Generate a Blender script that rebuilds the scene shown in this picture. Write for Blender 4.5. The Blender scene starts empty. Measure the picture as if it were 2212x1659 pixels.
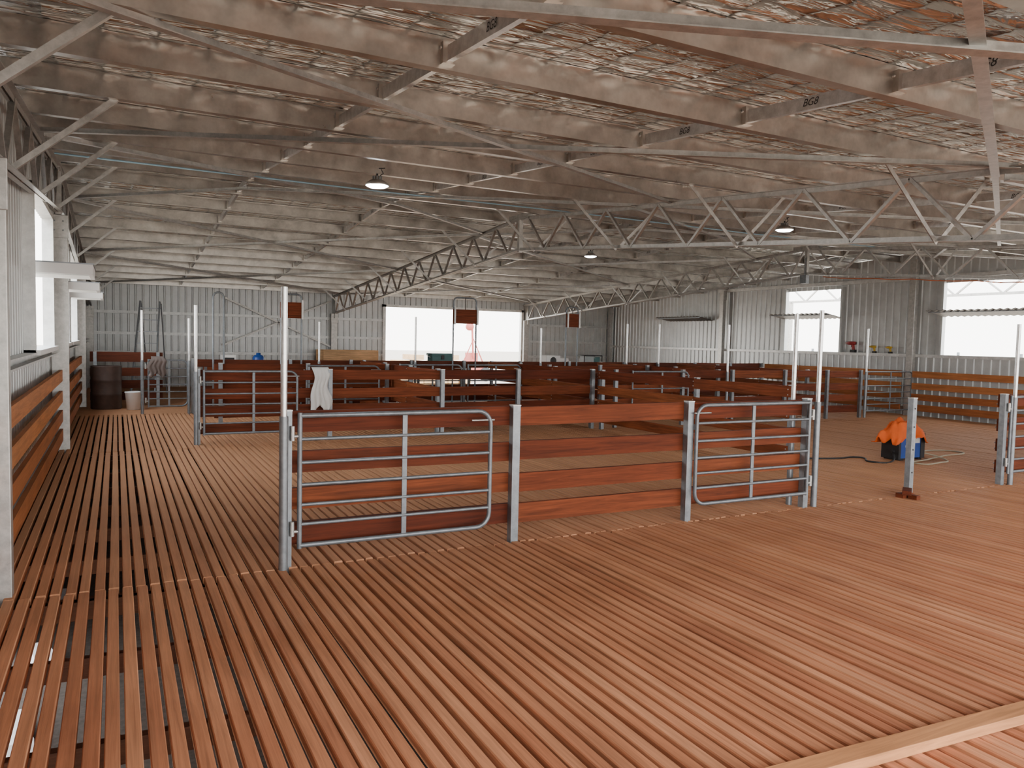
import bpy, math, random
from mathutils import Vector, Matrix
random.seed(7)
SC=bpy.context.scene
# ------------------------------------------------------------------ camera
f=1640.; H=1.6
yaw=math.radians(27.56); pitch=math.radians(-3.33); roll=math.radians(1.28)
F=Vector((math.sin(yaw)*math.cos(pitch),math.cos(yaw)*math.cos(pitch),math.sin(pitch)))
R=Vector((math.cos(yaw),-math.sin(yaw),0)); U=R.cross(F)
R2=R*math.cos(roll)+U*math.sin(roll); U2=U*math.cos(roll)-R*math.sin(roll)
cd=bpy.data.cameras.new('camera'); cam=bpy.data.objects.new('camera',cd)
SC.collection.objects.link(cam)
M=Matrix((R2,U2,-F)).transposed().to_4x4(); M.translation=Vector((0,0,H)); cam.matrix_world=M
cd.sensor_fit='HORIZONTAL'; cd.sensor_width=36; cd.lens=f/2212*36; cd.clip_start=.02; cd.clip_end=500
SC.camera=cam
# ------------------------------------------------------------------ materials
def newmat(n):
    m=bpy.data.materials.new(n); m.use_nodes=True
    return m,m.node_tree.nodes,m.node_tree.links,m.node_tree.nodes['Principled BSDF']
def plain(n,c,rough=.6,metal=0.,emit=None,es=0.,var=.15,nscale=8.):
    m,N,L,b=newmat(n)
    tc=N.new('ShaderNodeTexCoord'); no=N.new('ShaderNodeTexNoise'); no.inputs['Scale'].default_value=nscale; no.inputs['Detail'].default_value=3
    L.new(tc.outputs['Object'],no.inputs['Vector'])
    mx=N.new('ShaderNodeMix'); mx.data_type='RGBA'
    mx.inputs[6].default_value=(*[x*(1-var) for x in c],1); mx.inputs[7].default_value=(*[min(1,x*(1+var)) for x in c],1)
    L.new(no.outputs['Fac'],mx.inputs[0]); L.new(mx.outputs[2],b.inputs['Base Color'])
    b.inputs['Roughness'].default_value=rough; b.inputs['Metallic'].default_value=metal
    if emit: b.inputs['Emission Color'].default_value=(*emit,1); b.inputs['Emission Strength'].default_value=es
    return m
def galv(n,c,rough=.42,metal=.75,scale=14,bump=.05,var=.22):
    m,N,L,b=newmat(n)
    tc=N.new('ShaderNodeTexCoord'); no=N.new('ShaderNodeTexNoise'); no.inputs['Scale'].default_value=scale; no.inputs['Detail'].default_value=4; no.inputs['Roughness'].default_value=.7
    L.new(tc.outputs['Object'],no.inputs['Vector'])
    cr=N.new('ShaderNodeValToRGB'); L.new(no.outputs['Fac'],cr.inputs[0])
    cr.color_ramp.elements[0].position=.3; cr.color_ramp.elements[0].color=(*[x*(1-var) for x in c],1)
    cr.color_ramp.elements[1].position=.7; cr.color_ramp.elements[1].color=(*[min(1,x*(1+var)) for x in c],1)
    L.new(cr.outputs[0],b.inputs['Base Color'])
    rr=N.new('ShaderNodeMapRange'); rr.inputs[3].default_value=rough-.08; rr.inputs[4].default_value=rough+.12; L.new(no.outputs['Fac'],rr.inputs[0]); L.new(rr.outputs[0],b.inputs['Roughness'])
    b.inputs['Metallic'].default_value=metal
    return m
def wood(n,cols,grain=(40,1.6,40),rough=.65,dust=None,gr=(.62,1.3)):
    m,N,L,b=newmat(n)
    tc=N.new('ShaderNodeTexCoord'); ge=N.new('ShaderNodeNewGeometry')
    off=N.new('ShaderNodeVectorMath'); off.operation='MULTIPLY_ADD'; off.inputs[1].default_value=(1,1,1)
    co=N.new('ShaderNodeCombineXYZ'); mu=N.new('ShaderNodeMath'); mu.operation='MULTIPLY'; mu.inputs[1].default_value=37.
    L.new(ge.outputs['Random Per Island'],mu.inputs[0]); 
    for i in range(3): L.new(mu.outputs[0],co.inputs[i])
    L.new(tc.outputs['Object'],off.inputs[0]); L.new(co.outputs[0],off.inputs[2])
    mp=N.new('ShaderNodeMapping'); mp.inputs['Scale'].default_value=grain; L.new(off.outputs[0],mp.inputs['Vector'])
    no=N.new('ShaderNodeTexNoise'); no.inputs['Scale'].default_value=1; no.inputs['Detail'].default_value=4; no.inputs['Roughness'].default_value=.7; no.inputs['Distortion'].default_value=.6
    L.new(mp.outputs[0],no.inputs['Vector'])
    cr=N.new('ShaderNodeValToRGB'); el=cr.color_ramp.elements
    el[0].position=0; el[0].color=(*cols[0],1); el[1].position=1; el[1].color=(*cols[-1],1)
    for i,c in enumerate(cols[1:-1]):
        e=el.new((i+1)/(len(cols)-1)); e.color=(*c,1)
    L.new(ge.outputs['Random Per Island'],cr.inputs[0])
    hs=N.new('ShaderNodeMapRange'); hs.inputs[1].default_value=.25; hs.inputs[2].default_value=.75; hs.inputs[3].default_value=gr[0]; hs.inputs[4].default_value=gr[1]; L.new(no.outputs['Fac'],hs.inputs[0])
    ml=N.new('ShaderNodeMix'); ml.data_type='RGBA'; ml.blend_type='MULTIPLY'; ml.inputs[0].default_value=1
    L.new(cr.outputs[0],ml.inputs[6]); L.new(hs.outputs[0],ml.inputs[7])
    st=N.new('ShaderNodeTexNoise'); st.inputs['Scale'].default_value=1.6; st.inputs['Detail'].default_value=4; L.new(tc.outputs['Object'],st.inputs['Vector'])
    sr=N.new('ShaderNodeMapRange'); sr.inputs[1].default_value=.3; sr.inputs[2].default_value=.7; sr.inputs[3].default_value=.84; sr.inputs[4].default_value=1.12; L.new(st.outputs['Fac'],sr.inputs[0])
    m2=N.new('ShaderNodeMix'); m2.data_type='RGBA'; m2.blend_type='MULTIPLY'; m2.inputs[0].default_value=1
    L.new(ml.outputs[2],m2.inputs[6]); L.new(sr.outputs[0],m2.inputs[7])
    out=m2.outputs[2]
    if dust:
        sp=N.new('ShaderNodeSeparateXYZ'); L.new(tc.outputs['Object'],sp.inputs[0])
        a=N.new('ShaderNodeMath'); a.operation='MULTIPLY_ADD'; a.inputs[1].default_value=3.; L.new(st.outputs['Fac'],a.inputs[0]); L.new(sp.outputs['Y'],a.inputs[2])
        d=N.new('ShaderNodeMapRange'); d.inputs[1].default_value=4.; d.inputs[2].default_value=9.; d.inputs[3].default_value=0.0; d.inputs[4].default_value=.65; L.new(a.outputs[0],d.inputs[0])
        m3=N.new('ShaderNodeMix'); m3.data_type='RGBA'; m3.inputs[7].default_value=(*dust,1); L.new(d.outputs[0],m3.inputs[0]); L.new(out,m3.inputs[6]); out=m3.outputs[2]
    L.new(out,b.inputs['Base Color'])
    b.inputs['Roughness'].default_value=rough; b.inputs['Specular IOR Level'].default_value=.2
    bp=N.new('ShaderNodeBump'); bp.inputs['Strength'].default_value=.25; bp.inputs['Distance'].default_value=.004; L.new(no.outputs['Fac'],bp.inputs['Height']); L.new(bp.outputs[0],b.inputs['Normal'])
    return m
GAL=galv('galvanised_steel',(.46,.45,.43))
PURL=galv('galvanised_purlin',(.52,.49,.45),rough=.3,metal=.92,scale=4,var=.25)
POST=galv('painted_post_steel',(.23,.25,.27),rough=.4,metal=.6)
PIPE=galv('bright_pipe',(.66,.66,.66),rough=.3,metal=.88)
GATE=galv('gate_pipe',(.19,.21,.23),rough=.42,metal=.5)
SHEET=galv('zincalume_sheet',(.54,.56,.56),rough=.4,metal=.45,scale=2,var=.12)
GIRT=galv('girt_steel',(.64,.65,.64),rough=.42,metal=.5,scale=6)
SLAT=wood('slat_timber',[(.47,.180,.088),(.54,.225,.112),(.42,.155,.076),(.60,.27,.140),(.50,.20,.098),(.56,.24,.122)],(45,1.3,45),rough=.7,dust=(.52,.29,.155),gr=(.62,1.3))
JOIST=wood('joist_timber',[(.10,.04,.025),(.13,.055,.03)],(1.5,40,40))
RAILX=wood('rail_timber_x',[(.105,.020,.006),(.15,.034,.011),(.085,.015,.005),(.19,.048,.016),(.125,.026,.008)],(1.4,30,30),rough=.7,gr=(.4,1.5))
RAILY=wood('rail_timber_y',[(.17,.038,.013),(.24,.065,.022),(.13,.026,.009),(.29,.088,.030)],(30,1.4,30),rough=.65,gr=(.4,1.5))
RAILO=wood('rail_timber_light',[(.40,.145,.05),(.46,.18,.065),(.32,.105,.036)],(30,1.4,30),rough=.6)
DARKW=wood('dark_timber',[(.085,.020,.009),(.12,.030,.012)],(2,30,30))
PLY=wood('pale_board',[(.60,.40,.22),(.66,.45,.26)],(2,30,30))
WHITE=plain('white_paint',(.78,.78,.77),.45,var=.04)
BLACK=plain('black_plastic',(.02,.02,.022),.5)
RUST=plain('rusty_drum',(.08,.05,.04),.6,.3,var=.5)
def foilmat():
    m,N,L,b=newmat('foil_insulation')
    tc=N.new('ShaderNodeTexCoord')
    b.inputs['Metallic'].default_value=1
    n1=N.new('ShaderNodeTexNoise'); n1.inputs['Scale'].default_value=2.; n1.inputs['Detail'].default_value=3; n1.inputs['Distortion'].default_value=1.
    mp=N.new('ShaderNodeMapping'); mp.inputs['Scale'].default_value=(1.,3.4,1); mp.inputs['Rotation'].default_value=(0,0,.2)
    L.new(tc.outputs['Object'],mp.inputs[0]); L.new(mp.outputs[0],n1.inputs['Vector'])
    n2=N.new('ShaderNodeTexVoronoi'); n2.feature='F1'; n2.inputs['Scale'].default_value=6
    mp2=N.new('ShaderNodeMapping'); mp2.inputs['Scale'].default_value=(.6,2.2,1); mp2.inputs['Rotation'].default_value=(0,0,-.3)
    va=N.new('ShaderNodeVectorMath'); va.operation='MULTIPLY_ADD'; va.inputs[1].default_value=(.3,.3,.3)
    L.new(n1.outputs['Color'],va.inputs[0]); L.new(tc.outputs['Object'],va.inputs[2]); L.new(va.outputs[0],mp2.inputs[0]); L.new(mp2.outputs[0],n2.inputs['Vector'])
    wv=N.new('ShaderNodeVectorMath'); wv.operation='MULTIPLY_ADD'; wv.inputs[1].default_value=(.12,.12,.1); L.new(n1.outputs['Color'],wv.inputs[0]); L.new(tc.outputs['Object'],wv.inputs[2])
    sp=N.new('ShaderNodeSeparateXYZ'); L.new(wv.outputs[0],sp.inputs[0])
    def pil(out,per):
        a=N.new('ShaderNodeMath'); a.operation='MULTIPLY'; a.inputs[1].default_value=math.pi/per; L.new(out,a.inputs[0])
        s=N.new('ShaderNodeMath'); s.operation='SINE'; L.new(a.outputs[0],s.inputs[0])
        c=N.new('ShaderNodeMath'); c.operation='ABSOLUTE'; L.new(s.outputs[0],c.inputs[0])
        p=N.new('ShaderNodeMath'); p.operation='POWER'; p.inputs[1].default_value=.5; L.new(c.outputs[0],p.inputs[0]); return p.outputs[0]
    px=pil(sp.outputs['X'],.30); py=pil(sp.outputs['Y'],.15)
    mn=N.new('ShaderNodeMath'); mn.operation='MULTIPLY'; L.new(px,mn.inputs[0]); L.new(py,mn.inputs[1])
    h1=N.new('ShaderNodeMath'); h1.operation='MULTIPLY_ADD'; h1.inputs[1].default_value=.8; L.new(n2.outputs['Distance'],h1.inputs[0]); L.new(n1.outputs['Fac'],h1.inputs[2])
    h2=N.new('ShaderNodeMath'); h2.operation='MULTIPLY_ADD'; h2.inputs[1].default_value=-.8; L.new(mn.outputs[0],h2.inputs[0]); L.new(h1.outputs[0],h2.inputs[2])
    bp=N.new('ShaderNodeBump'); bp.inputs['Strength'].default_value=.7; bp.inputs['Distance'].default_value=.05; L.new(h2.outputs[0],bp.inputs['Height']); L.new(bp.outputs[0],b.inputs['Normal'])
    lr=N.new('ShaderNodeMapRange'); lr.inputs[1].default_value=.15; lr.inputs[2].default_value=.45; lr.inputs[3].default_value=.4; lr.inputs[4].default_value=1.; L.new(mn.outputs[0],lr.inputs[0])
    mc=N.new('ShaderNodeMix'); mc.data_type='RGBA'; mc.blend_type='MULTIPLY'; mc.inputs[0].default_value=1; mc.inputs[6].default_value=(.60,.595,.575,1); L.new(lr.outputs[0],mc.inputs[7]); L.new(mc.outputs[2],b.inputs['Base Color'])
    b.inputs['Roughness'].default_value=.13
    return m
FOIL=foilmat()
# ------------------------------------------------------------------ mesh builder
class MB:
    def __init__(s): s.v=[];s.f=[];s.m=[];s.mats=[];s.sm=[]
    def mi(s,m):
        if m not in s.mats: s.mats.append(m)
        return s.mats.index(m)
    def add(s,vs,fs,m,smooth=False):
        o=len(s.v); s.v+= [tuple(x) for x in vs]; k=s.mi(m)
        for q in fs: s.f.append(tuple(i+o for i in q)); s.m.append(k); s.sm.append(smooth)
    def box(s,a,b,m):
        x0,y0,z0=a; x1,y1,z1=b
        s.add([(x0,y0,z0),(x1,y0,z0),(x1,y1,z0),(x0,y1,z0),(x0,y0,z1),(x1,y0,z1),(x1,y1,z1),(x0,y1,z1)],
              [(0,3,2,1),(4,5,6,7),(0,1,5,4),(1,2,6,5),(2,3,7,6),(3,0,4,7)],m)
    def prof(s,pts,p,q,m,up=(0,0,1),cap=True):
        p=Vector(p);q=Vector(q);d=(q-p).normalized();up=Vector(up)
        if abs(d.dot(up))>.98: up=Vector((0,1,0))
        a=d.cross(up).normalized(); b=a.cross(d).normalized(); n=len(pts)
        vs=[p+a*x+b*y for x,y in pts]+[q+a*x+b*y for x,y in pts]
        fs=[(i,(i+1)%n,(i+1)%n+n,i+n) for i in range(n)]
        if cap: fs+=[tuple(range(n))[::-1],tuple(range(n,2*n))]
        s.add(vs,fs,m)
    def beam(s,p,q,w,h,m,up=(0,0,1)):
        s.prof([(-w/2,-h/2),(w/2,-h/2),(w/2,h/2),(-w/2,h/2)],p,q,m,up)
    def angle(s,p,q,w,m,up=(0,0,1),t=.005):
        s.prof([(0,0),(w,0),(w,t),(t,t),(t,w),(0,w)],p,q,m,up)
    def csec(s,p,q,w,h,m,up=(0,0,1),t=.003,lip=.018,flip=1):
        P=[(0,0),(w,0),(w,lip),(w-t,lip),(w-t,t),(t,t),(t,h-t),(w-t,h-t),(w-t,h-lip),(w,h-lip),(w,h),(0,h)]
        P=[((x-w/2)*flip,y-h/2) for x,y in P]
        if flip<0: P=P[::-1]
        s.prof(P,p,q,m,up)
    def tube(s,pts,r,m,n=8,closed=False):
        pts=[Vector(p) for p in pts]; N=len(pts); rs=r if isinstance(r,(list,tuple)) else [r]*N
        vs=[];prev=None
        for i,p in enumerate(pts):
            if closed: d=(pts[(i+1)%N]-pts[i-1]).normalized()
            else: d=(pts[min(i+1,N-1)]-pts[max(i-1,0)]).normalized()
            if prev is None:
                u=Vector((0,0,1)) if abs(d.z)<.9 else Vector((1,0,0))
                a=d.cross(u).normalized()
            else: a=(prev-d*prev.dot(d)).normalized()
            prev=a; b=d.cross(a)
            for k in range(n):
                t=2*math.pi*k/n; vs.append(p+(a*math.cos(t)+b*math.sin(t))*rs[i])
        fs=[]
        for i in range(N if closed else N-1):
            j=(i+1)%N
            for k in range(n): fs.append((i*n+k,i*n+(k+1)%n,j*n+(k+1)%n,j*n+k))
        s.add(vs,fs,m,True)
        if not closed: s.add(vs[:n],[tuple(range(n))[::-1]],m); s.add(vs[-n:],[tuple(range(n))],m)
    def lathe(s,c,prof,m,n=24,axis='z'):
        vs=[];c=Vector(c)
        for r,z in prof:
            for k in range(n):
                t=2*math.pi*k/n
                v=(r*math.cos(t),r*math.sin(t),z)
                if axis=='x': v=(v[2],v[0],v[1])
                if axis=='y': v=(v[0],v[2],v[1])
                vs.append(c+Vector(v))
        fs=[]
        for i in range(len(prof)-1):
            for k in range(n): fs.append((i*n+k,i*n+(k+1)%n,(i+1)*n+(k+1)%n,(i+1)*n+k))
        s.add(vs,fs,m,True)
    def obj(s,name,parent=None):
        me=bpy.data.meshes.new(name); me.from_pydata(s.v,[],s.f)
        for m in s.mats: me.materials.append(m)
        me.polygons.foreach_set('material_index',s.m); me.polygons.foreach_set('use_smooth',s.sm); me.update()
        o=bpy.data.objects.new(name,me); SC.collection.objects.link(o)
        if parent: o.parent=parent
        return o
def bevel(o,w=.01,seg=2):
    b=o.modifiers.new('bevel','BEVEL'); b.width=w; b.segments=seg; b.limit_method='ANGLE'
# ------------------------------------------------------------------ layout
XL,XR=-.78,17.1; YN,YF=-1.0,24.5; YP=11.7
def zt(y): return 3.74-.083*(YP-y) if y<YP else 3.74-.066*(y-YP)
PD=.18
# ---- slatted floor
mb=MB(); x=-.76; w=.057; 
while x<XR-.1:
    segs=[(-1.4,5.24),(5.26,11.28),(11.30,16.3)]
    for a,b in segs:
        a+=random.uniform(-.014,.014); b+=random.uniform(-.014,.014)
        jx=random.uniform(-.004,.004); jw=random.uniform(-.003,.003); dz=random.uniform(-.003,.003); sk=random.uniform(-.006,.006)
        n=5; vs=[]; 
        bow=random.uniform(-.005,.005)
        for i in range(n):
            t=i/(n-1); y=a+(b-a)*t; xx=x+jx+sk*(t-.5)+bow*math.sin(math.pi*t)
            vs+=[(xx,y,-.045),(xx+w+jw,y,-.045),(xx+w+jw,y,-.005+dz),(xx+w+jw-.004,y,dz),(xx+.004,y,dz),(xx,y,-.005+dz)]
        fs=[]
        for i in range(n-1):
            for k in range(6): fs.append((i*6+k,i*6+(k+1)%6,(i+1)*6+(k+1)%6,(i+1)*6+k))
        fs+=[tuple(range(6))[::-1],tuple(range((n-1)*6,n*6))]
        mb.add(vs,fs,SLAT)
    x+=.0785
y=-1.3
while y<16.3:
    mb.box((-.78,y,-.15),(XR,y+.045,-.047),JOIST); y+=.93
mb.box((-.78,5.2,-.16),(XR,5.3,-.047),JOIST); mb.box((-.78,11.24,-.16),(XR,11.34,-.047),JOIST)
mb.obj('floor')
mb=MB(); x=16.32
while x<YF:
    mb.box((-.78,x,-.04),(XR,x+.128,-.002+random.uniform(-.001,.001)),SLAT); x+=.13
mb.obj('floor_shearing_board')
# ground
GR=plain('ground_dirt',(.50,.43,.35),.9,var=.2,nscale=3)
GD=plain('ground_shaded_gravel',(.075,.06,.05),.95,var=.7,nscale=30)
mb=MB(); mb.add([(-80,-60,-.87),(120,-60,-.87),(120,140,-.87),(-80,140,-.87)],[(0,1,2,3)],GR)
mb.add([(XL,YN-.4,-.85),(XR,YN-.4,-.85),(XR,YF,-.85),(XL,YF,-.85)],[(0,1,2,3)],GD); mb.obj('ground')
mb=MB()  # unseen skirt added to keep sky light off the ground below the slats
mb.box((XL-.02,-1.45,-.85),(XR,-1.42,-.05),DARKW)
mb.box((XL-.03,-1.45,-.22),(XL-.01,YF,-.1),DARKW); mb.box((XL-.03,6.6,-.86),(XL-.01,YF,-.22),DARKW)
for i in range(4): mb.box((XL-.05,-.6+i*1.9,-.86),(XL-.01,-.5+i*1.9,-.22),DARKW)
mb.box((XR,-1.45,-.86),(XR+.03,YF,-.1),DARKW); mb.box((XL,YF,-.86),(XR,YF+.03,-.1),DARKW)
mb.obj('subfloor_light_block')
mb=MB(); rn=random.Random(3)  # white boards added as painted sun patches on the ground under the floor
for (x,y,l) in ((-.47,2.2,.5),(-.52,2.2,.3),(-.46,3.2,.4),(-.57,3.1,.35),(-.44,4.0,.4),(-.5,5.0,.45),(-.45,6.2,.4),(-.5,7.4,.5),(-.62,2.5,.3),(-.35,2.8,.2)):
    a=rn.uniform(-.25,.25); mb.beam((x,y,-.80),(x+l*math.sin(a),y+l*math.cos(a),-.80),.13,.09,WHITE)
mb.obj('underfloor_sun_patches')
# ---- ribbed walls
def ribwall(name,axis,c,s0,s1,zb,ztop,openings,inward,extra=None):
    mb=MB(); pts=[]; p=.19; s=s0
    prof=[(0,0),(.115,0),(.130,.028),(.160,.028),(.175,0)]
    while s<s1:
        for a,d in prof:
            if s+a<s1: pts.append((s+a,d))
        s+=p
    pts.append((s1,0))
    def dof(q):
        t=(q-s0)%p
        for (a,d),(a2,d2) in zip(prof,prof[1:]+[(p,0)]):
            if a<=t<=a2: return d+(d2-d)*(t-a)/(a2-a)
        return 0
    for o in openings:
        for q in o[:2]: pts.append((q,dof(q)))
    pts.sort()
    def P(q,d,z):
        return (c-inward*d,q,z) if axis=='x' else (q,c-inward*d,z)
    for (a,da),(b,db) in zip(pts,pts[1:]):
        if b-a<1e-5: continue
        mid=(a+b)/2
        za,zb2=ztop(a),ztop(b)
        hit=[o for o in openings if o[0]<mid<o[1]]
        if hit:
            o=hit[0]; 
            quads=[]
            if o[2]>zb: quads.append((zb,o[2],zb,o[2]))
            quads.append((o[3],za,o[3],zb2))
        else: quads=[(zb,za,zb,zb2)]
        for l0,h0,l1,h1 in quads:
            if h0-l0<.01: continue
            mb.add([P(a,da,l0),P(b,db,l1),P(b,db,h1),P(a,da,h0)],[(0,1,2,3)],SHEET)
    if extra: extra(mb)
    return mb.obj(name)
roof=lambda y: zt(y)+PD
lw=[(8.6,11.0,1.40,2.95),(12.1,14.4,1.40,2.95),(15.0,17.3,1.40,2.95)]
def ex(mb):
    for a,b,z0,z1 in lw:
        for q in (a-.06,b): mb.box((XL-.02,q,z0-.05),(XL+.10,q+.06,z1+.05),GIRT)
        mb.box((XL-.04,a-.06,z0-.05),(XL+.14,b+.06,z0),WHITE); mb.box((XL-.02,a-.06,z1),(XL+.10,b+.06,z1+.06),GIRT)
    for a,b in ((-1,5.2),(5.4,11.6),(11.8,18.1),(18.2,24.4)):
        mb.csec((XL+.06,a,1.33),(XL+.06,b,1.33),.1,.09,GIRT,up=(0,0,1))
        mb.csec((XL+.06,a,.15),(XL+.06,b,.15),.1,.09,GIRT)
ribwall('wall_left','x',XL,YN,YF,-.1,roof,lw,1,ex)
rw=[(13.9,15.75,1.46,3.14),(8.6,11.07,1.46,3.14),(3.5,6.0,1.46,3.1)]
def ex(mb):
    for a,b,z0,z1 in rw:
        for q in (a-.06,b): mb.box((XR-.10,q,z0-.05),(XR+.02,q+.06,z1+.05),SHEET)
        mb.box((XR-.12,a-.06,z0-.05),(XR+.04,b+.06,z0),GIRT)
    mb.box((XR-.14,YN,1.40),(XR-.01,YF,1.47),GIRT)
    mb.box((XR-.12,5.0,3.24),(XR-.04,18.5,3.33),GIRT)
    mb.box((XR-.1,YN,.12),(XR-.01,YF,.2),GIRT)
ribwall('wall_right','x',XR,YN,YF,-.1,roof,rw,1,ex)
fo=[(7.95,13.05,-.1,2.62)]
def ex(mb):
    for z in (1.0,1.55,2.15):
        mb.csec((XL,YF-.08,z),(7.9,YF-.08,z),.1,.08,GIRT); mb.csec((13.1,YF-.08,z),(XR,YF-.08,z),.1,.08,GIRT)
    mb.box((7.85,YF-.12,0),(7.95,YF+.02,2.7),GIRT); mb.box((13.05,YF-.12,0),(13.15,YF+.02,2.7),GIRT)
    mb.box((7.85,YF-.12,2.6),(13.15,YF+.02,2.68),GIRT)
    mb.beam((2.85,YF-.16,1.25),(6.1,YF-.16,2.7),.05,.05,GAL); mb.beam((2.85,YF-.16,2.7),(6.1,YF-.16,1.25),.05,.05,GAL)
ribwall('wall_far','y',YF,XL,XR,-.1,lambda x:roof(YF),fo,1,ex)
# ---- ceiling foil + roof sheet
mb=MB()
top=lambda y: zt(y)+PD+.004
mb.add([(XL-.05,YN,top(YN)),(XR+.05,YN,top(YN)),(XR+.05,YP,top(YP)),(XL-.05,YP,top(YP)),(XR+.05,YF,top(YF)),(XL-.05,YF,top(YF))],[(0,3,2,1),(3,5,4,2)],FOIL)
mb.obj('ceiling')
mb=MB(); o=.06
mb.add([(XL-.3,YN-.3,top(YN)+o),(XR+.3,YN-.3,top(YN)+o),(XR+.3,YP,top(YP)+o),(XL-.3,YP,top(YP)+o),(XR+.3,YF+.3,top(YF)+o),(XL-.3,YF+.3,top(YF)+o)],[(0,1,2,3),(3,2,4,5)],SHEET)
mb.obj('roof_sheeting')
# ---- purlins
PY=[5.27+1.17*k for k in range(-5,6)]+[12.28+1.17*k for k in range(0,11)]
mb=MB()
for y in PY:
    if YN<y<YF-.1: mb.csec((XL,y,zt(y)+PD/2),(XR,y,zt(y)+PD/2),.065,PD-.004,PURL,flip=-1 if y<YP else 1,t=.004,lip=.02)
mb.obj('roof_purlins')
mb=MB(); texts=[]
bxs=[1.67,3.93,8.5,10.85,15.1]
for bx in bxs:
    for a,b in zip(PY,PY[1:]):
        if a<0 or b>YF: continue
        p=Vector((bx,a+.04,zt(a)+.085)); q=Vector((bx,b-.04,zt(b)+.085))
        mb.csec(p,q,.035,.085,PIPE,lip=.01)
        for e,dy in ((p,.03),(q,-.03)):
            mb.box((bx-.045,e.y-.03,e.z-.06),(bx+.03,e.y+.03,e.z+.06),PURL)
            mb.lathe((bx-.045,e.y,e.z+.03),[(.0,-.008),(.011,-.008),(.011,0)],GAL,6,'x')
        if (bx>3 and random.random()<.85) or a<4: texts.append((p+q)*.5+Vector((0,random.uniform(-.15,.15),0)))
BR=mb.obj('purlin_bridging')
for t in texts:
    c=bpy.data.curves.new('marker_text','FONT'); c.body='BG8'; c.size=.066; c.align_x='CENTER'; c.align_y='CENTER'; c.shear=.25; c.materials.append(BLACK)
    o=bpy.data.objects.new('marker_text',c); SC.collection.objects.link(o)
    sl=.083 if t.y<YP else -.066
    ax=Vector((0,-1,-sl)).normalized(); n=Vector((-1,0,0)); up=n.cross(ax)
    Mx=Matrix((ax,up,n)).transposed().to_4x4(); Mx.translation=t+Vector((-.0195,0,0)); o.matrix_world=Mx; o.parent=BR
# ---- trusses
def truss(x,y0,y1,name='roof_truss',fly=(1,1)):
    mb=MB(); D=.63; m=GAL
    nodes=[4.4+1.17*k for k in range(-5,7)]; nodes=[n for n in nodes if n>y0]
    for ya,yb in ((y0,YP),(YP,y1)):
        for off in (-.03,-D+.03):
            for s in (-1,1):
                P=[(0,0),(.05*s,0),(.05*s,.006),(.006*s,.006),(.006*s,.05),(0,.05)]
                if off>-.1: P=[(a,-b) for a,b in P]
                if (s<0)!=(off>-.1): P=P[::-1]
                P=[(a+.008*s,b) for a,b in P]
                mb.prof(P,(x,ya,zt(ya)+off),(x,yb,zt(yb)+off),m)
    mb.beam((x,YP,zt(YP)-.02),(x,YP,zt(YP)-D),.07,.07,m)
    mb.beam((x,YP-.35,zt(YP)-.03),(x,YP+.35,zt(YP)-.03),.08,.09,m)
    def web(a,b): 
        mb.beam((x,a,zt(a)-.04),(x,b,zt(b)-D+.04),.03,.04,m,up=(1,0,0))
    for n in nodes:
        if n+.585<YP+.2: web(n,min(n+.585,YP))
        web(n,n-.585)
    y=YP+.55
    web(YP+.05,YP+.45)
    while y+.45<y1:
        web(y+.4,y-.1); web(y+.4,y+.9) if y+.9<y1 else None; y+=1.0
    for k,py in enumerate(PY):
        if k%2 or not (y0<py<y1-.6): continue
        for s in fly:
            if s: mb.angle((x+.02*s,py,zt(py)-D+.03),(x+.72*s,py+.02,zt(py)+.03),.04,m,up=(0,1,0))
    mb.box((x-.01,y1-.35,zt(y1)-D-.1),(x+.01,y1-.05,zt(y1)),m)
    return mb.obj(name)
truss(-.66,YN,YF,fly=(0,1))
truss(6.2,YN,YF,fly=(-1,1))
truss(13.2,YN,YF,fly=(-1,1))
def solidcol(x,y,ztop,wx=.2,wy=.1,m=GAL):
    mb=MB(); mb.box((x-wx/2,y-wy/2,-.15),(x+wx/2,y+wy/2,ztop),m)
    for i in range(4): mb.lathe((x+(-.05 if i%2 else .05),y-wy/2,ztop-.2+.12*(i//2)),[(0,-.014),(.014,-.014),(.014,0)],POST,6,'y')
    mb.box((x-wx/2-.01,y-wy/2-.012,ztop-.3),(x+wx/2+.01,y-wy/2,ztop),m)
    o=mb.obj('steel_column'); bevel(o,.006); return o
for y in (5.35,11.75,18.2,24.3): solidcol(-.66,y,zt(y)-.63)
solidcol(6.2,24.3,zt(24.3)-.6); solidcol(13.2,24.3,zt(24.3)-.6)
for y in (5.35,11.75,18.2,24.3): solidcol(16.9,y,zt(y)-.02,.12,.16)
# ---- cross bracing under the purlins
mb=MB()
def brace(xa,ya,xb,yb,w=.05,dz=-.055):
    pts=[(xa,ya)]
    if (ya-YP)*(yb-YP)<0:
        t=(YP-ya)/(yb-ya); pts.append((xa+(xb-xa)*t,YP))
    pts.append((xb,yb))
    for (a,b),(c,d) in zip(pts,pts[1:]): mb.angle((a,b,zt(b)+dz),(c,d,zt(d)+dz),w,GAL,t=.006)
for X0,X1 in ((-.6,6.2),(6.2,13.2)):
    brace(X0,3.7,X1,7.7); brace(X0,8.3,X1,3.5); brace(X0,3.6,X1,.55,.065,-.14); brace(X0,-.1,X1,3.7,.06,-.1)
    brace(X0,8.6,X1,13.2); brace(X0,13.4,X1,8.4); brace(X0,13.5,X1,18.2); brace(X0,18.4,X1,13.3); brace(X0,18.6,X1,23.6); brace(X0,23.8,X1,18.3)
brace(13.2,8.6,17,11.5); brace(13.2,11.5,17,8.6)
mb.obj('roof_cross_bracing')
CON=plain('blue_conduit',(.30,.48,.60),.5)
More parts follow.
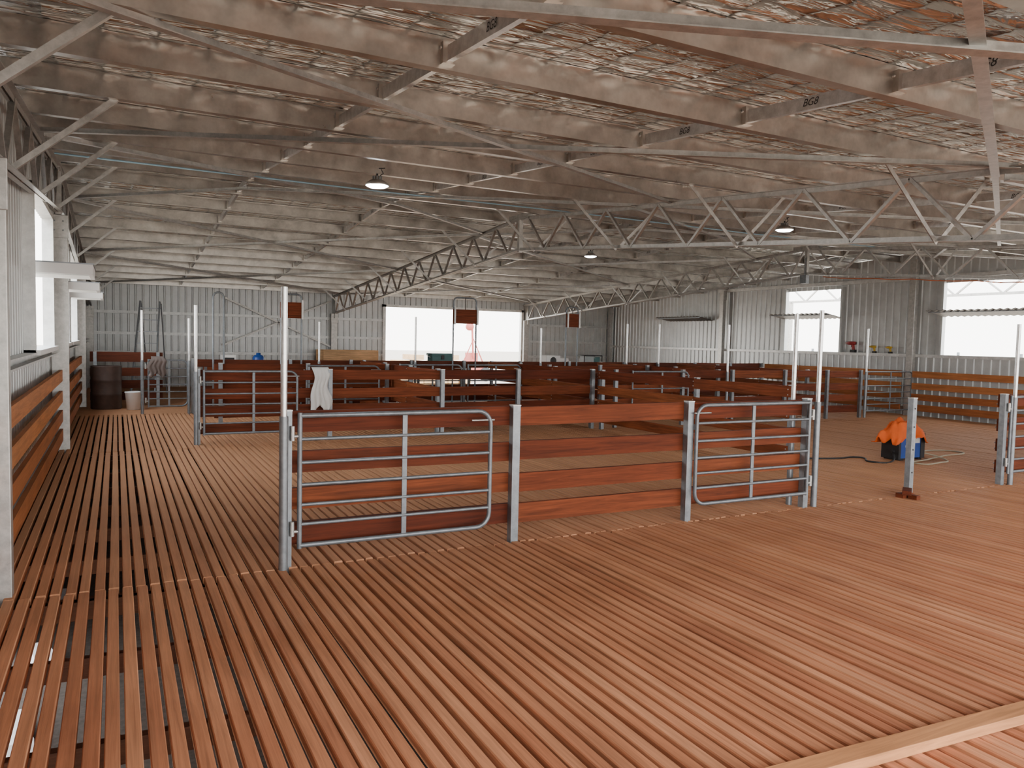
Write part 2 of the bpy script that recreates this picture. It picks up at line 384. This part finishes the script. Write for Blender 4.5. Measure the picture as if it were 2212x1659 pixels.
mb=MB(); mb.tube([(-.6,10.05,zt(10.05)-.03),(3,10.05,zt(10.05)-.045),(6.2,10.05,zt(10.05)-.03),(10,10.05,zt(10.05)-.045),(13.2,10.05,zt(10.05)-.03)],.011,CON,8); mb.obj('electrical_conduit')
mb=MB(); z=lambda y: zt(y)-.60
mb.tube([(13.14,y,z(y)-.03-.03*math.sin((y*3.1)%3.14)) for y in [4+.4*i for i in range(19)]],.009,plain('orange_cord',(.6,.14,.03),.5),6); mb.obj('orange_extension_cord')
# ------------------------------------------------------------------ fences and gates
RH=[(.92,1.07),(.64,.79),(.385,.535),(.13,.285)]
def frame(p,q):
    p=Vector((*p,0));q=Vector((*q,0)); d=(q-p); L=d.length; d.normalize(); n=Vector((d.y,-d.x,0)); return p,d,n,L
def fence(p,q,posts,mat,side=-1,name='timber_rail_fence',rh=RH,posttop=1.08,r0=0,r1=None):
    mb=MB(); p,d,n,L=frame(p,q); r1=L if r1 is None else r1
    for t in posts:
        c=p+d*t; w=.032
        P=[(-w,-w),(w,-w),(w,w),(-w,w)]
        mb.prof(P,c+Vector((0,0,-.1)),c+Vector((0,0,posttop)),POST,up=n)
        mb.prof([(-w-.003,-w-.003),(w+.003,-w-.003),(w+.003,w+.003),(-w-.003,w+.003)],c+Vector((0,0,posttop)),c+Vector((0,0,posttop+.008)),GAL,up=n)
        for a,b in rh:
            z=(a+b)/2
            for dz in (-.035,.035):
                o=c+n*side*.075+Vector((0,0,z+dz)); mb.tube([o,o+n*side*.006],.009,GAL,6)
    cut=sorted([r0]+[t for t in posts if r0+.3<t<r1-.3]+[r1])
    for a,b in zip(cut,cut[1:]):
        for (z0,z1) in rh:
            j=random.uniform(-.008,.008); k=random.uniform(-.008,.008)
            pa=p+d*(a+.003)+n*side*.054+Vector((0,0,(z0+z1)/2+j)); pb=p+d*(b-.003)+n*side*.054+Vector((0,0,(z0+z1)/2+k))
            mb.beam(pa,pb,.04,z1-z0,mat)
    return mb.obj(name)
def gate(p,q,off=.05,z0=.15,z1=1.05,name='sheep_gate'):
    mb=MB(); p,d,n,L=frame(p,q)
    if n.y>0: n=-n
    if abs(n.y)<.1: n=Vector((-1,0,0))
    o=p+n*off; r=.017
    def P(t,z): return o+d*t+Vector((0,0,z))
    c=.11; pts=[P(.05,z0),P(L-c,z0)]
    for i in range(1,6):
        a=math.pi/2*i/6; pts.append(P(L-c+c*math.sin(a),z0+c-c*math.cos(a)))
    pts+=[P(L,z0+c),P(L,z1-c)]
    for i in range(1,6):
        a=math.pi/2*i/6; pts.append(P(L-c+c*math.cos(a),z1-c+c*math.sin(a)))
    pts+=[P(L-c,z1),P(.05,z1)]
    mb.tube(pts,r,GATE,10)
    mb.tube([P(.05,z0-.02),P(.05,z1+.02)],r,GATE,10)
    for fr in (.165,.315,.47,.64,.82):
        z=z0+(z1-z0)*fr; mb.tube([P(.05,z),P(L,z)],.0125,GATE,8)
    mb.beam(P(.05+(L-.05)*.52,z0),P(.05+(L-.05)*.52,z1),.035,.012,GATE,up=n)
    for z in (z0+.12,z1-.12):
        mb.tube([P(.05,z-.02),P(-.0,z-.02)],.012,GAL,6); mb.tube([P(0,z-.05),P(0,z+.05)],.016,GAL,8)
    mb.tube([P(L-.16,z1-.07),P(L+.03,z1-.07)],.008,GAL,6)
    return mb.obj(name)
def tallpost(x,y,z,r=.022,base=-.05,name='tall_steel_post'):
    mb=MB(); mb.tube([(x,y,base),(x,y,1.05)],.030,POST,10); mb.tube([(x,y,.9),(x,y,z)],r,PIPE,12)
    return mb.obj(name)
Y1=5.3
fence((1.03,Y1),(6.12,Y1),[0.0,1.77,3.54,5.04],RAILX)
gate((1.06,Y1),(2.56,Y1),off=.055); gate((6.10,Y1),(4.62,Y1),off=.055)
tallpost(1.0,Y1-.065,1.92); tallpost(6.2,Y1-.02,1.96); tallpost(6.03,Y1+.14,1.92)
mb=MB(); x,y=7.7,Y1
mb.box((x-.032,y-.032,-.1),(x+.032,y+.032,1.06),POST); mb.box((x-.036,y-.036,1.06),(x+.036,y+.036,1.07),GAL)
for z in (.95,.75,.5,.25): mb.lathe((x,y-.033,z),[(0,-.006),(.008,-.006),(.008,0)],BLACK,8,'y')
mb.obj('steel_fence_post')
fence((9.4,Y1),(13.0,Y1),[0,1.8,3.6],RAILX); gate((9.42,Y1),(10.95,Y1)); tallpost(9.5,Y1-.065,1.92)
fence((7.9,11.6),(7.9,7.05),[0.05,2.6,4.45],RAILY,side=1)
Y2=11.7
fence((1.03,Y2),(7.85,Y2),[0,1.9,3.77,5.2,6.75],RAILX)
gate((1.06,Y2),(2.42,Y2)); tallpost(1.0,Y2-.065,1.99)
fence((8.0,Y2),(15.15,Y2),[0.3,1.9,3.2,4.7,6.0,7.1],RAILX)
gate((15.2,Y2),(16.85,Y2)); tallpost(15.2,Y2-.065,2.03); tallpost(11.0,Y2-.065,2.0)
gate((8.6,Y2),(10.0,Y2))
Y3=16.35
for X in (4.8,7.9,11.0,13.6): fence((X,Y3-.1),(X,Y2+.15),[0.05,1.5,3.0,4.35],RAILY,side=1)
fence((1.5,14.0),(4.7,14.0),[0.1,1.6,3.1],RAILX); fence((8.1,14.0),(10.9,14.0),[.1,1.4,2.7],RAILX)
gate((3.0,13.9),(4.4,13.9)); gate((5.0,14.6),(6.4,14.6)); gate((6.5,14.6),(7.8,14.6))
fence((1.35,Y3),(16.8,Y3),[0,1.9,3.2,4.6,5.9,7.4,8.8,10.5,11.6,12.9,14.2,15.4],DARKW)
gate((.5,Y3),(1.25,Y3)); tallpost(.44,Y3,2.01)
for X,z in ((1.27,1.88),(6.0,2.07),(3.83,1.89),(9.26,1.9),(12.9,2.1),(11.85,2.08)): tallpost(X,Y3-.1,z)
fence((-.5,18.2),(.9,18.2),[.1,1.3],DARKW,rh=[(.95,1.16),(.64,.82),(.38,.55),(.13,.3)],posttop=1.15)
def wallrails(x,ya,yb,mat,name):
    mb=MB()
    for z0,z1 in RH: 
        mb.box((x-.02,ya,z0),(x+.02,yb,z1),mat)
    return mb.obj(name)
for a,b in ((-1,5.28),(5.42,11.68),(11.82,18.1)): wallrails(-.655,a,b,RAILO,'wall_timber_rails')
for a,b in ((5.5,8.6),(8.65,11.6),(11.9,15.0),(15.05,16.25)): wallrails(16.80,a,b,RAILO,'wall_timber_rails')
def guillotine(x,w,box=True,top=2.45,bz=(1.95,2.28),y=Y3):
    mb=MB(); r=.02
    h=w/2
    pts=[(x-h,y,-.02),(x-h,y,top-.08),(x-h+.03,y,top-.02),(x-h+.08,y,top),(x+h-.08,y,top),(x+h-.03,y,top-.02),(x+h,y,top-.08),(x+h,y,-.02)]
    mb.tube(pts,r,GATE,8)
    if box:
        mb.box((x-h-.03,y-.07,bz[0]),(x+h+.03,y-.03,bz[1]),RAILX); mb.tube([(x,y-.02,bz[1]),(x,y-.02,top)],.008,BLACK,6)
        mb.box((x-h-.02,y-.1,bz[0]-.02),(x-h+.02,y-.07,bz[1]+.05),GAL); mb.box((x+h-.02,y-.1,bz[0]-.02),(x+h+.02,y-.07,bz[1]+.05),GAL)
    return mb.obj('catching_pen_door_frame')
guillotine(3.27,.42); guillotine(1.83,.2,False,2.42); guillotine(7.25,.58,top=2.55); guillotine(10.2,.34)
# ------------------------------------------------------------------ window flaps
def flap_left(ya,yb,z):
    mb=MB(); x0,x1=XL+.02,-.20
    mb.box((x0,ya,z-.05),(x1,ya+.04,z+.05),WHITE); mb.box((x0,yb-.04,z-.05),(x1,yb,z+.05),WHITE); mb.box((x1-.04,ya+.04,z-.05),(x1,yb-.04,z+.05),WHITE)
    mb.box((x0-.01,ya-.01,z+.05),(x1+.01,yb+.01,z+.062),POST)
    n=int((yb-ya-.08)/.05)
    vs=[];fs=[]
    for i in range(n+1):
        y=ya+.04+(yb-ya-.08)*i/n; dz=.012*(1 if i%4 in(1,2) else -1)
        vs+=[(x0,y,z+dz),(x1-.04,y,z+dz)]
        if i: fs.append((2*i-2,2*i-1,2*i+1,2*i))
    mb.add(vs,fs,SHEET); return mb.obj('window_flap')
for a in (8.65,11.95,14.9): flap_left(a,a+.85,2.2)
def flap_right(ya,yb,z):
    mb=MB(); x0,x1=16.42,XR-.02; n=int((yb-ya)/.038); vs=[];fs=[]
    for i in range(n+1):
        y=ya+(yb-ya)*i/n; dz=.012*math.sin(i*math.pi/2)
        for t in (0,.012): vs+=[(x0,y,z+.05+dz+t),(x1,y,z-.06+dz+t)]
        if i:
            a=4*i-4;b=4*i
            fs+=[(a,a+1,b+1,b),(a+2,b+2,b+3,a+3),(a,b,b+2,a+2),(a+1,a+3,b+3,b+1)]
    mb.add(vs,fs,galvdark)
    mb.beam((x0+.1,ya,z+.02),(x0+.1,yb,z+.02),.03,.02,POST)
    return mb.obj('window_flap')
galvdark=galv('dark_flap_sheet',(.22,.21,.20),rough=.5,metal=.4)
flap_right(13.85,15.8,2.42); flap_right(8.5,11.1,2.42); flap_right(18.8,20.9,2.42)
# ------------------------------------------------------------------ lamps
LED=plain('led_lens',(1,1,1),.3,emit=(.9,.96,1),es=60)
def lamp(x,y,z):
    mb=MB()
    mb.lathe((x,y,z),[(.0,.10),(.045,.10),(.05,.06),(.075,.055),(.125,.02),(.135,0),(.125,-.005)],GAL,28)
    mb.lathe((x,y,z),[(.125,-.004),(.09,-.022),(.0,-.03)],LED,28)
    for k in range(10):
        a=k*math.pi/5; mb.box((x+math.cos(a)*.05-.004,y+math.sin(a)*.05-.004,z+.055),(x+math.cos(a)*.05+.004,y+math.sin(a)*.05+.004,z+.1),POST)
    zz=zt(y)+.02
    mb.tube([(x,y,z+.1),(x,y,z+.13)],.012,BLACK,8)
    ring=[(x+.02*math.cos(t*math.pi/5),y,z+.15+.02*math.sin(t*math.pi/5)) for t in range(10)]; mb.tube(ring,.004,GAL,6,True)
    mb.tube([(x,y,z+.17),(x,y,zz)],.005,GAL,6)
    mb.tube([(x+.02,y,z+.1),(x+.07,y,z+.14),(x+.04,y,z+.19),(x+.09,y,z+.2),(x+.02,y+.01,zz)],.006,BLACK,6)
    mb.obj('high_bay_lamp')
    l=bpy.data.lights.new('lamp_light','SPOT'); l.energy=60; l.spot_size=2.6; l.shadow_soft_size=.12; l.color=(.9,.96,1)
    lo=bpy.data.objects.new('lamp_light',l); lo.location=(x,y,z-.05); SC.collection.objects.link(lo)
lamp(2.6,8.35,3.29); lamp(8.86,8.3,3.33); lamp(8.9,13.6,3.4)
# ------------------------------------------------------------------ loose objects
mb=MB(); mb.lathe((-.19,17.7,-.0),[(0,0),(.28,0),(.29,.02),(.285,.28),(.295,.30),(.285,.32),(.285,.57),(.295,.59),(.285,.61),(.285,.86),(.29,.88),(.27,.88),(.265,.86),(0,.86)],RUST,32); mb.obj('steel_drum')
mb=MB(); mb.lathe((.30,17.3,0),[(0,0),(.12,0),(.15,.34),(.16,.35),(.16,.37),(.145,.37),(.115,.02)],WHITE,24); mb.tube([(.30+.155*math.cos(a),17.3,.34-.12*math.sin(a)*.9) for a in [math.pi*i/10 for i in range(11)]],.004,BLACK,6); mb.obj('plastic_bucket')
mb=MB()
for s in (-.24,.24): mb.beam((.55+s*1.1,20.2,0),(.75+s*.9,20.9,2.35),.03,.07,POST)
for i in range(8):
    t=(i+.6)/8.2; c=Vector((.55,20.2,0)).lerp(Vector((.75,20.9,2.35)),t); mb.beam(c-Vector((.25,0,0)),c+Vector((.25,0,0)),.06,.02,POST)
for s in (-.22,.22): mb.beam((.95+s,21.8,0),(.78+s,20.95,2.3),.025,.04,POST)
mb.obj('step_ladder')
def cloth(name,c,w,h,m,seed=0,depth=.06):
    mb=MB(); nx,nz=18,26; vs=[]
    for j in range(nz+1):
        for i in range(nx+1):
            u=i/nx-.5; v=j/nz; ww=w*(.75+.25*v+.12*math.sin(v*7+seed)); yy=c[1]+.05-depth*math.sin(min(v*4,1)*math.pi/2)*1.4+.025*math.sin(u*26+v*3)*v
            vs.append((c[0]+u*ww+.02*math.sin(v*9),yy,c[2]+.02-h*v*(1-.22*abs(math.sin(u*5+seed)))))
    fs=[(j*(nx+1)+i,j*(nx+1)+i+1,(j+1)*(nx+1)+i+1,(j+1)*(nx+1)+i) for j in range(nz) for i in range(nx)]
    mb.add(vs,fs,m,True); o=mb.obj(name); s=o.modifiers.new('s','SOLIDIFY'); s.thickness=.008; return o
CLOTH=plain('white_cloth',(.66,.65,.63),.85,var=.12)
cloth('draped_cloth',(2.78,Y2-.01,1.09),.30,.75,CLOTH,2)
cloth('work_jacket',(.70,Y3-.1,1.10),.34,.42,plain('jacket_cloth',(.14,.11,.10),.9),5)
def bench(x0,x1,y,z=.9,d=.6):
    mb=MB(); mb.box((x0,y,z-.035),(x1,y+d,z),RAILO)
    for x in (x0+.05,x1-.05):
        for yy in (y+.05,y+d-.05): mb.box((x-.03,yy-.03,0),(x+.03,yy+.03,z-.035),POST)
    mb.box((x0,y+.03,z-.13),(x1,y+.06,z-.035),RAILX)
    mb.obj('work_bench')
bench(1.7,4.4,18); bench(6.7,8.2,18); bench(10.3,12.7,18)
TEAL=plain('teal_plastic',(.02,.10,.10),.4); BLUE=plain('blue_plastic',(.02,.08,.35),.35)
mb=MB(); mb.box((7.12,18.05,.9),(7.68,18.4,1.15),TEAL); mb.box((7.10,18.03,1.15),(7.70,18.42,1.21),TEAL); mb.tube([(7.14,18.2,1.1),(7.05,18.2,1.14),(7.05,18.2,1.2)],.012,WHITE,6); mb.box((7.36,18.02,1.06),(7.44,18.05,1.17),BLACK); bevel(mb.obj('cooler_box'),.02)
mb=MB(); mb.lathe((2.9,18.2,.9),[(0,0),(.12,0),(.13,.03),(.13,.16),(.10,.21),(.05,.23),(.05,.27),(0,.27)],BLUE,24); mb.obj('water_jug')
mb=MB(); mb.box((2.1,18.1,.9),(2.4,18.4,1.12),WHITE); mb.box((2.14,18.09,.96),(2.36,18.1,1.06),BLACK); mb.tube([(2.15,18.25,1.12),(2.15,18.25,1.17),(2.35,18.25,1.17),(2.35,18.25,1.12)],.01,WHITE,6); bevel(mb.obj('plastic_crate'),.012)
mb=MB()
for i in range(4): mb.box((3.1+.02*i,18.05,.9+.022*i),(4.3-.03*i,18.5,.918+.022*i),PLY)
mb.obj('plywood_sheets')
mb=MB(); mb.box((10.5,18.1,.9),(10.95,18.45,1.2),WHITE); mb.box((10.95,18.15,.9),(11.25,18.4,1.12),WHITE); mb.lathe((10.72,18.1,1.05),[(0,-.02),(.09,-.02),(.1,0)],BLACK,20,'y'); bevel(mb.obj('bench_machine'),.02)
GEN=plain('generator_grey',(.30,.33,.33),.5)
mb=MB()
for x in (11.7,12.3): mb.tube([(x,18.05,.91),(x,18.05,1.2),(x,18.45,1.2),(x,18.45,.91)],.015,BLACK,8)
for y in (18.05,18.45):
    mb.tube([(11.7,y,1.2),(12.3,y,1.2)],.015,BLACK,8); mb.tube([(11.7,y,.915),(12.3,y,.915)],.015,BLACK,8)
mb.box((11.74,18.09,.93),(12.05,18.41,1.12),GEN); mb.box((12.06,18.1,.93),(12.26,18.4,1.16),TEAL); mb.box((11.78,18.1,1.12),(12.1,18.4,1.18),GEN); mb.obj('generator')
mb=MB()
for i in range(3): mb.box((5.6+.1*i,YF-.35-.05*i,0),(7.4+.1*i,YF-.32-.05*i,1.16),PLY)
mb.obj('leaning_boards')
ORG=plain('orange_fabric',(.80,.13,.015),.8,var=.2)
wx,wy=10.15,7.1
mb=MB()
mb.box((wx-.26,wy-.13,.03),(wx+.26,wy+.13,.36),BLUE); mb.box((wx+.20,wy-.14,.02),(wx+.29,wy+.14,.38),BLACK); mb.box((wx-.29,wy-.14,.02),(wx-.24,wy+.14,.38),BLACK)
for s in (-.2,.2): mb.box((wx+s-.04,wy-.13,0),(wx+s+.04,wy+.13,.03),BLACK)
mb.tube([(wx-.22,wy,.36),(wx-.2,wy,.44),(wx+.2,wy,.44),(wx+.22,wy,.36)],.014,BLACK,8)
mb.lathe((wx-.29,wy-.05,.13),[(0,-.03),(.03,-.03),(.03,0)],BLACK,12,'x'); mb.lathe((wx-.1,wy-.13,.2),[(0,-.015),(.035,-.015),(.035,0)],WHITE,14,'y')
mb.box((wx+.02,wy-.134,.24),(wx+.18,wy-.13,.32),WHITE)
bevel(mb.obj('welding_machine'),.012)
mb=MB(); nx=26; vs=[]
for j in range(nx+1):
    for i in range(nx+1):
        u=i/nx*2-1; v=j/nx*2-1
        z=.54-.16*max(0,abs(u)-.45)*1.6-.20*max(0,abs(v)-.5)*2+.035*math.sin(u*7+v*4)+.03*math.sin(v*9-u*5)+.012*math.sin(u*21+v*17)
        if u<-.2: z-=.10*(-.2-u)*2*(.6+.4*v)
        vs.append((wx-.08+u*.36*(1+.08*math.sin(v*5)),wy+v*.20*(1+.15*math.sin(u*4)),max(z,.25)))
mb.add(vs,[(j*(nx+1)+i,j*(nx+1)+i+1,(j+1)*(nx+1)+i+1,(j+1)*(nx+1)+i) for j in range(nx) for i in range(nx)],ORG,True)
o=mb.obj('orange_work_jacket'); s=o.modifiers.new('s','SOLIDIFY'); s.thickness=.012
def cable(pts,r,m,name):
    c=bpy.data.curves.new(name,'CURVE'); c.dimensions='3D'; c.bevel_depth=r; c.bevel_resolution=3
    s=c.splines.new('BEZIER'); s.bezier_points.add(len(pts)-1)
    for b,p in zip(s.bezier_points,pts): b.co=p; b.handle_left_type=b.handle_right_type='AUTO'
    c.materials.append(m); o=bpy.data.objects.new(name,c); SC.collection.objects.link(o); return o
TAN=plain('tan_cable',(.45,.38,.27),.6)
cable([(wx-.3,wy-.05,.13),(wx-.5,wy-.2,.02),(wx-.8,wy-.1,.012),(wx-.6,wy+.25,.012),(wx-1.0,wy+.3,.012),(wx-1.5,wy+.45,.015)],.012,BLACK,'welding_lead')
cable([(wx-1.5,wy+.45,.015),(wx-1.62,wy+.5,.02)],.02,BLACK,'electrode_holder')
cable([(wx+.3,wy,.1),(wx+.5,wy-.3,.015),(wx+.1,wy-.5,.012),(wx-.3,wy-.45,.012),(wx+.2,wy-.25,.012),(wx+.8,wy-.1,.012),(wx+1.5,wy+.1,.012),(wx+1.2,wy+.35,.012),(wx+.7,wy+.2,.012)],.011,TAN,'extension_cord')
mb=MB(); mb.box((7.45,5.18,0),(7.62,5.27,.045),RAILY); mb.beam((7.42,5.12,.07),(7.6,5.24,.075),.09,.045,RAILX); mb.box((7.5,5.06,0),(7.56,5.16,.045),RAILX); mb.obj('timber_offcuts')
mb=MB(); mb.beam((1.9,1.93,.026),(5.4,1.68,.026),.09,.045,wood('loose_timber',[(.50,.22,.095),(.52,.24,.105)],(1.4,30,30))); bevel(mb.obj('loose_board'),.003)
def drill(x,y,z,m,s=1):
    mb=MB()
    mb.lathe((x,y,z+.2*s),[(0,-.11*s),(.035*s,-.11*s),(.04*s,0),(.036*s,.07*s),(.02*s,.09*s),(.012*s,.13*s),(0,.13*s)],m,16,'y')
    mb.beam((x,y-.05*s,z+.19*s),(x,y-.07*s,z+.05*s),.04*s,.05*s,m); mb.box((x-.04*s,y-.12*s,z),(x+.04*s,y-.01*s,z+.06*s),BLACK); mb.box((x-.02*s,y-.04*s,z+.12*s),(x+.02*s,y-.02*s,z+.16*s),BLACK)
    mb.obj('cordless_drill')
drill(16.98,13.5,1.47,plain('red_plastic',(.30,.02,.02),.4),1.2)
YEL=plain('yellow_plastic',(.55,.36,.03),.4); drill(16.98,12.85,1.47,YEL,.8); drill(16.98,12.4,1.47,YEL,.75)
mb=MB(); mb.box((13.1,YP-.08,2.95),(13.2,YP+.08,3.13),POST); mb.tube([(13.15,YP,3.13),(13.15,YP,3.5)],.012,POST,6); mb.obj('junction_box')
# ------------------------------------------------------------------ outside
REDM=plain('red_machine',(.45,.10,.08),.5)
mb=MB()
X0,Y0=18.3,40
mb.box((X0-.7,Y0,-.3),(X0+.7,Y0+.9,.3),REDM); mb.box((X0-.2,Y0,.3),(X0+.3,Y0+.7,.8),REDM); mb.tube([(X0,Y0,.5),(X0-.1,Y0,2.4)],.06,REDM,8)
mb.lathe((X0-.25,Y0,2.3),[(0,-.1),(.22,-.1),(.22,.1),(0,.1)],REDM,20,'y'); mb.tube([(X0-.6,Y0,.3),(X0,Y0,1.6),(X0+.6,Y0,.3)],.04,REDM,6)
for s in (-.7,.8): mb.lathe((X0+s,Y0,-.45),[(0,-.12),(.4,-.12),(.4,.12),(0,.12)],BLACK,24,'y')
mb.obj('post_driver')
mb=MB()
for i in range(7):
    for j in range(4+i%3): mb.box((11.2+i*.62,34+.1*(i%2),-.85+j*.28),(11.75+i*.62,35.5,-.61+j*.28),PLY)
mb.obj('timber_stack')
mb=MB()
for i in range(12):
    y=2+i*2.4; mb.tube([(30,y,-.85),(30,y,1.5)],.06,POST,6)
for z in (-.2,.3,.8,1.3): mb.tube([(30,2,z),(30,30,z)],.04,POST,6)
mb.obj('yard_fence')
mb=MB()
for z0 in (3.35,3.95): mb.beam((24,-2,z0),(24,34,z0),.08,.08,GAL)
for i in range(48): 
    y=-2+i*.75; mb.beam((24,y,3.35 if i%2 else 3.95),(24,y+.75,3.95 if i%2 else 3.35),.05,.05,GAL,up=(1,0,0))
for y in (0,11,22,33): mb.box((23.92,y-.08,-.87),(24.08,y+.08,3.35),GAL)
mb.obj('yard_roof_truss')
# ------------------------------------------------------------------ world
w=bpy.data.worlds.new('sky'); SC.world=w; w.use_nodes=True; N=w.node_tree.nodes; L=w.node_tree.links
bg=N['Background']; tc=N.new('ShaderNodeTexCoord'); sp=N.new('ShaderNodeSeparateXYZ'); L.new(tc.outputs['Generated'],sp.inputs[0])
cr=N.new('ShaderNodeValToRGB'); L.new(sp.outputs['Z'],cr.inputs[0]); cr.color_ramp.elements[0].position=0; cr.color_ramp.elements[0].color=(1,.97,.92,1); cr.color_ramp.elements[1].position=.7; cr.color_ramp.elements[1].color=(.88,.94,1,1)
L.new(cr.outputs[0],bg.inputs['Color']); bg.inputs['Strength'].default_value=8.8
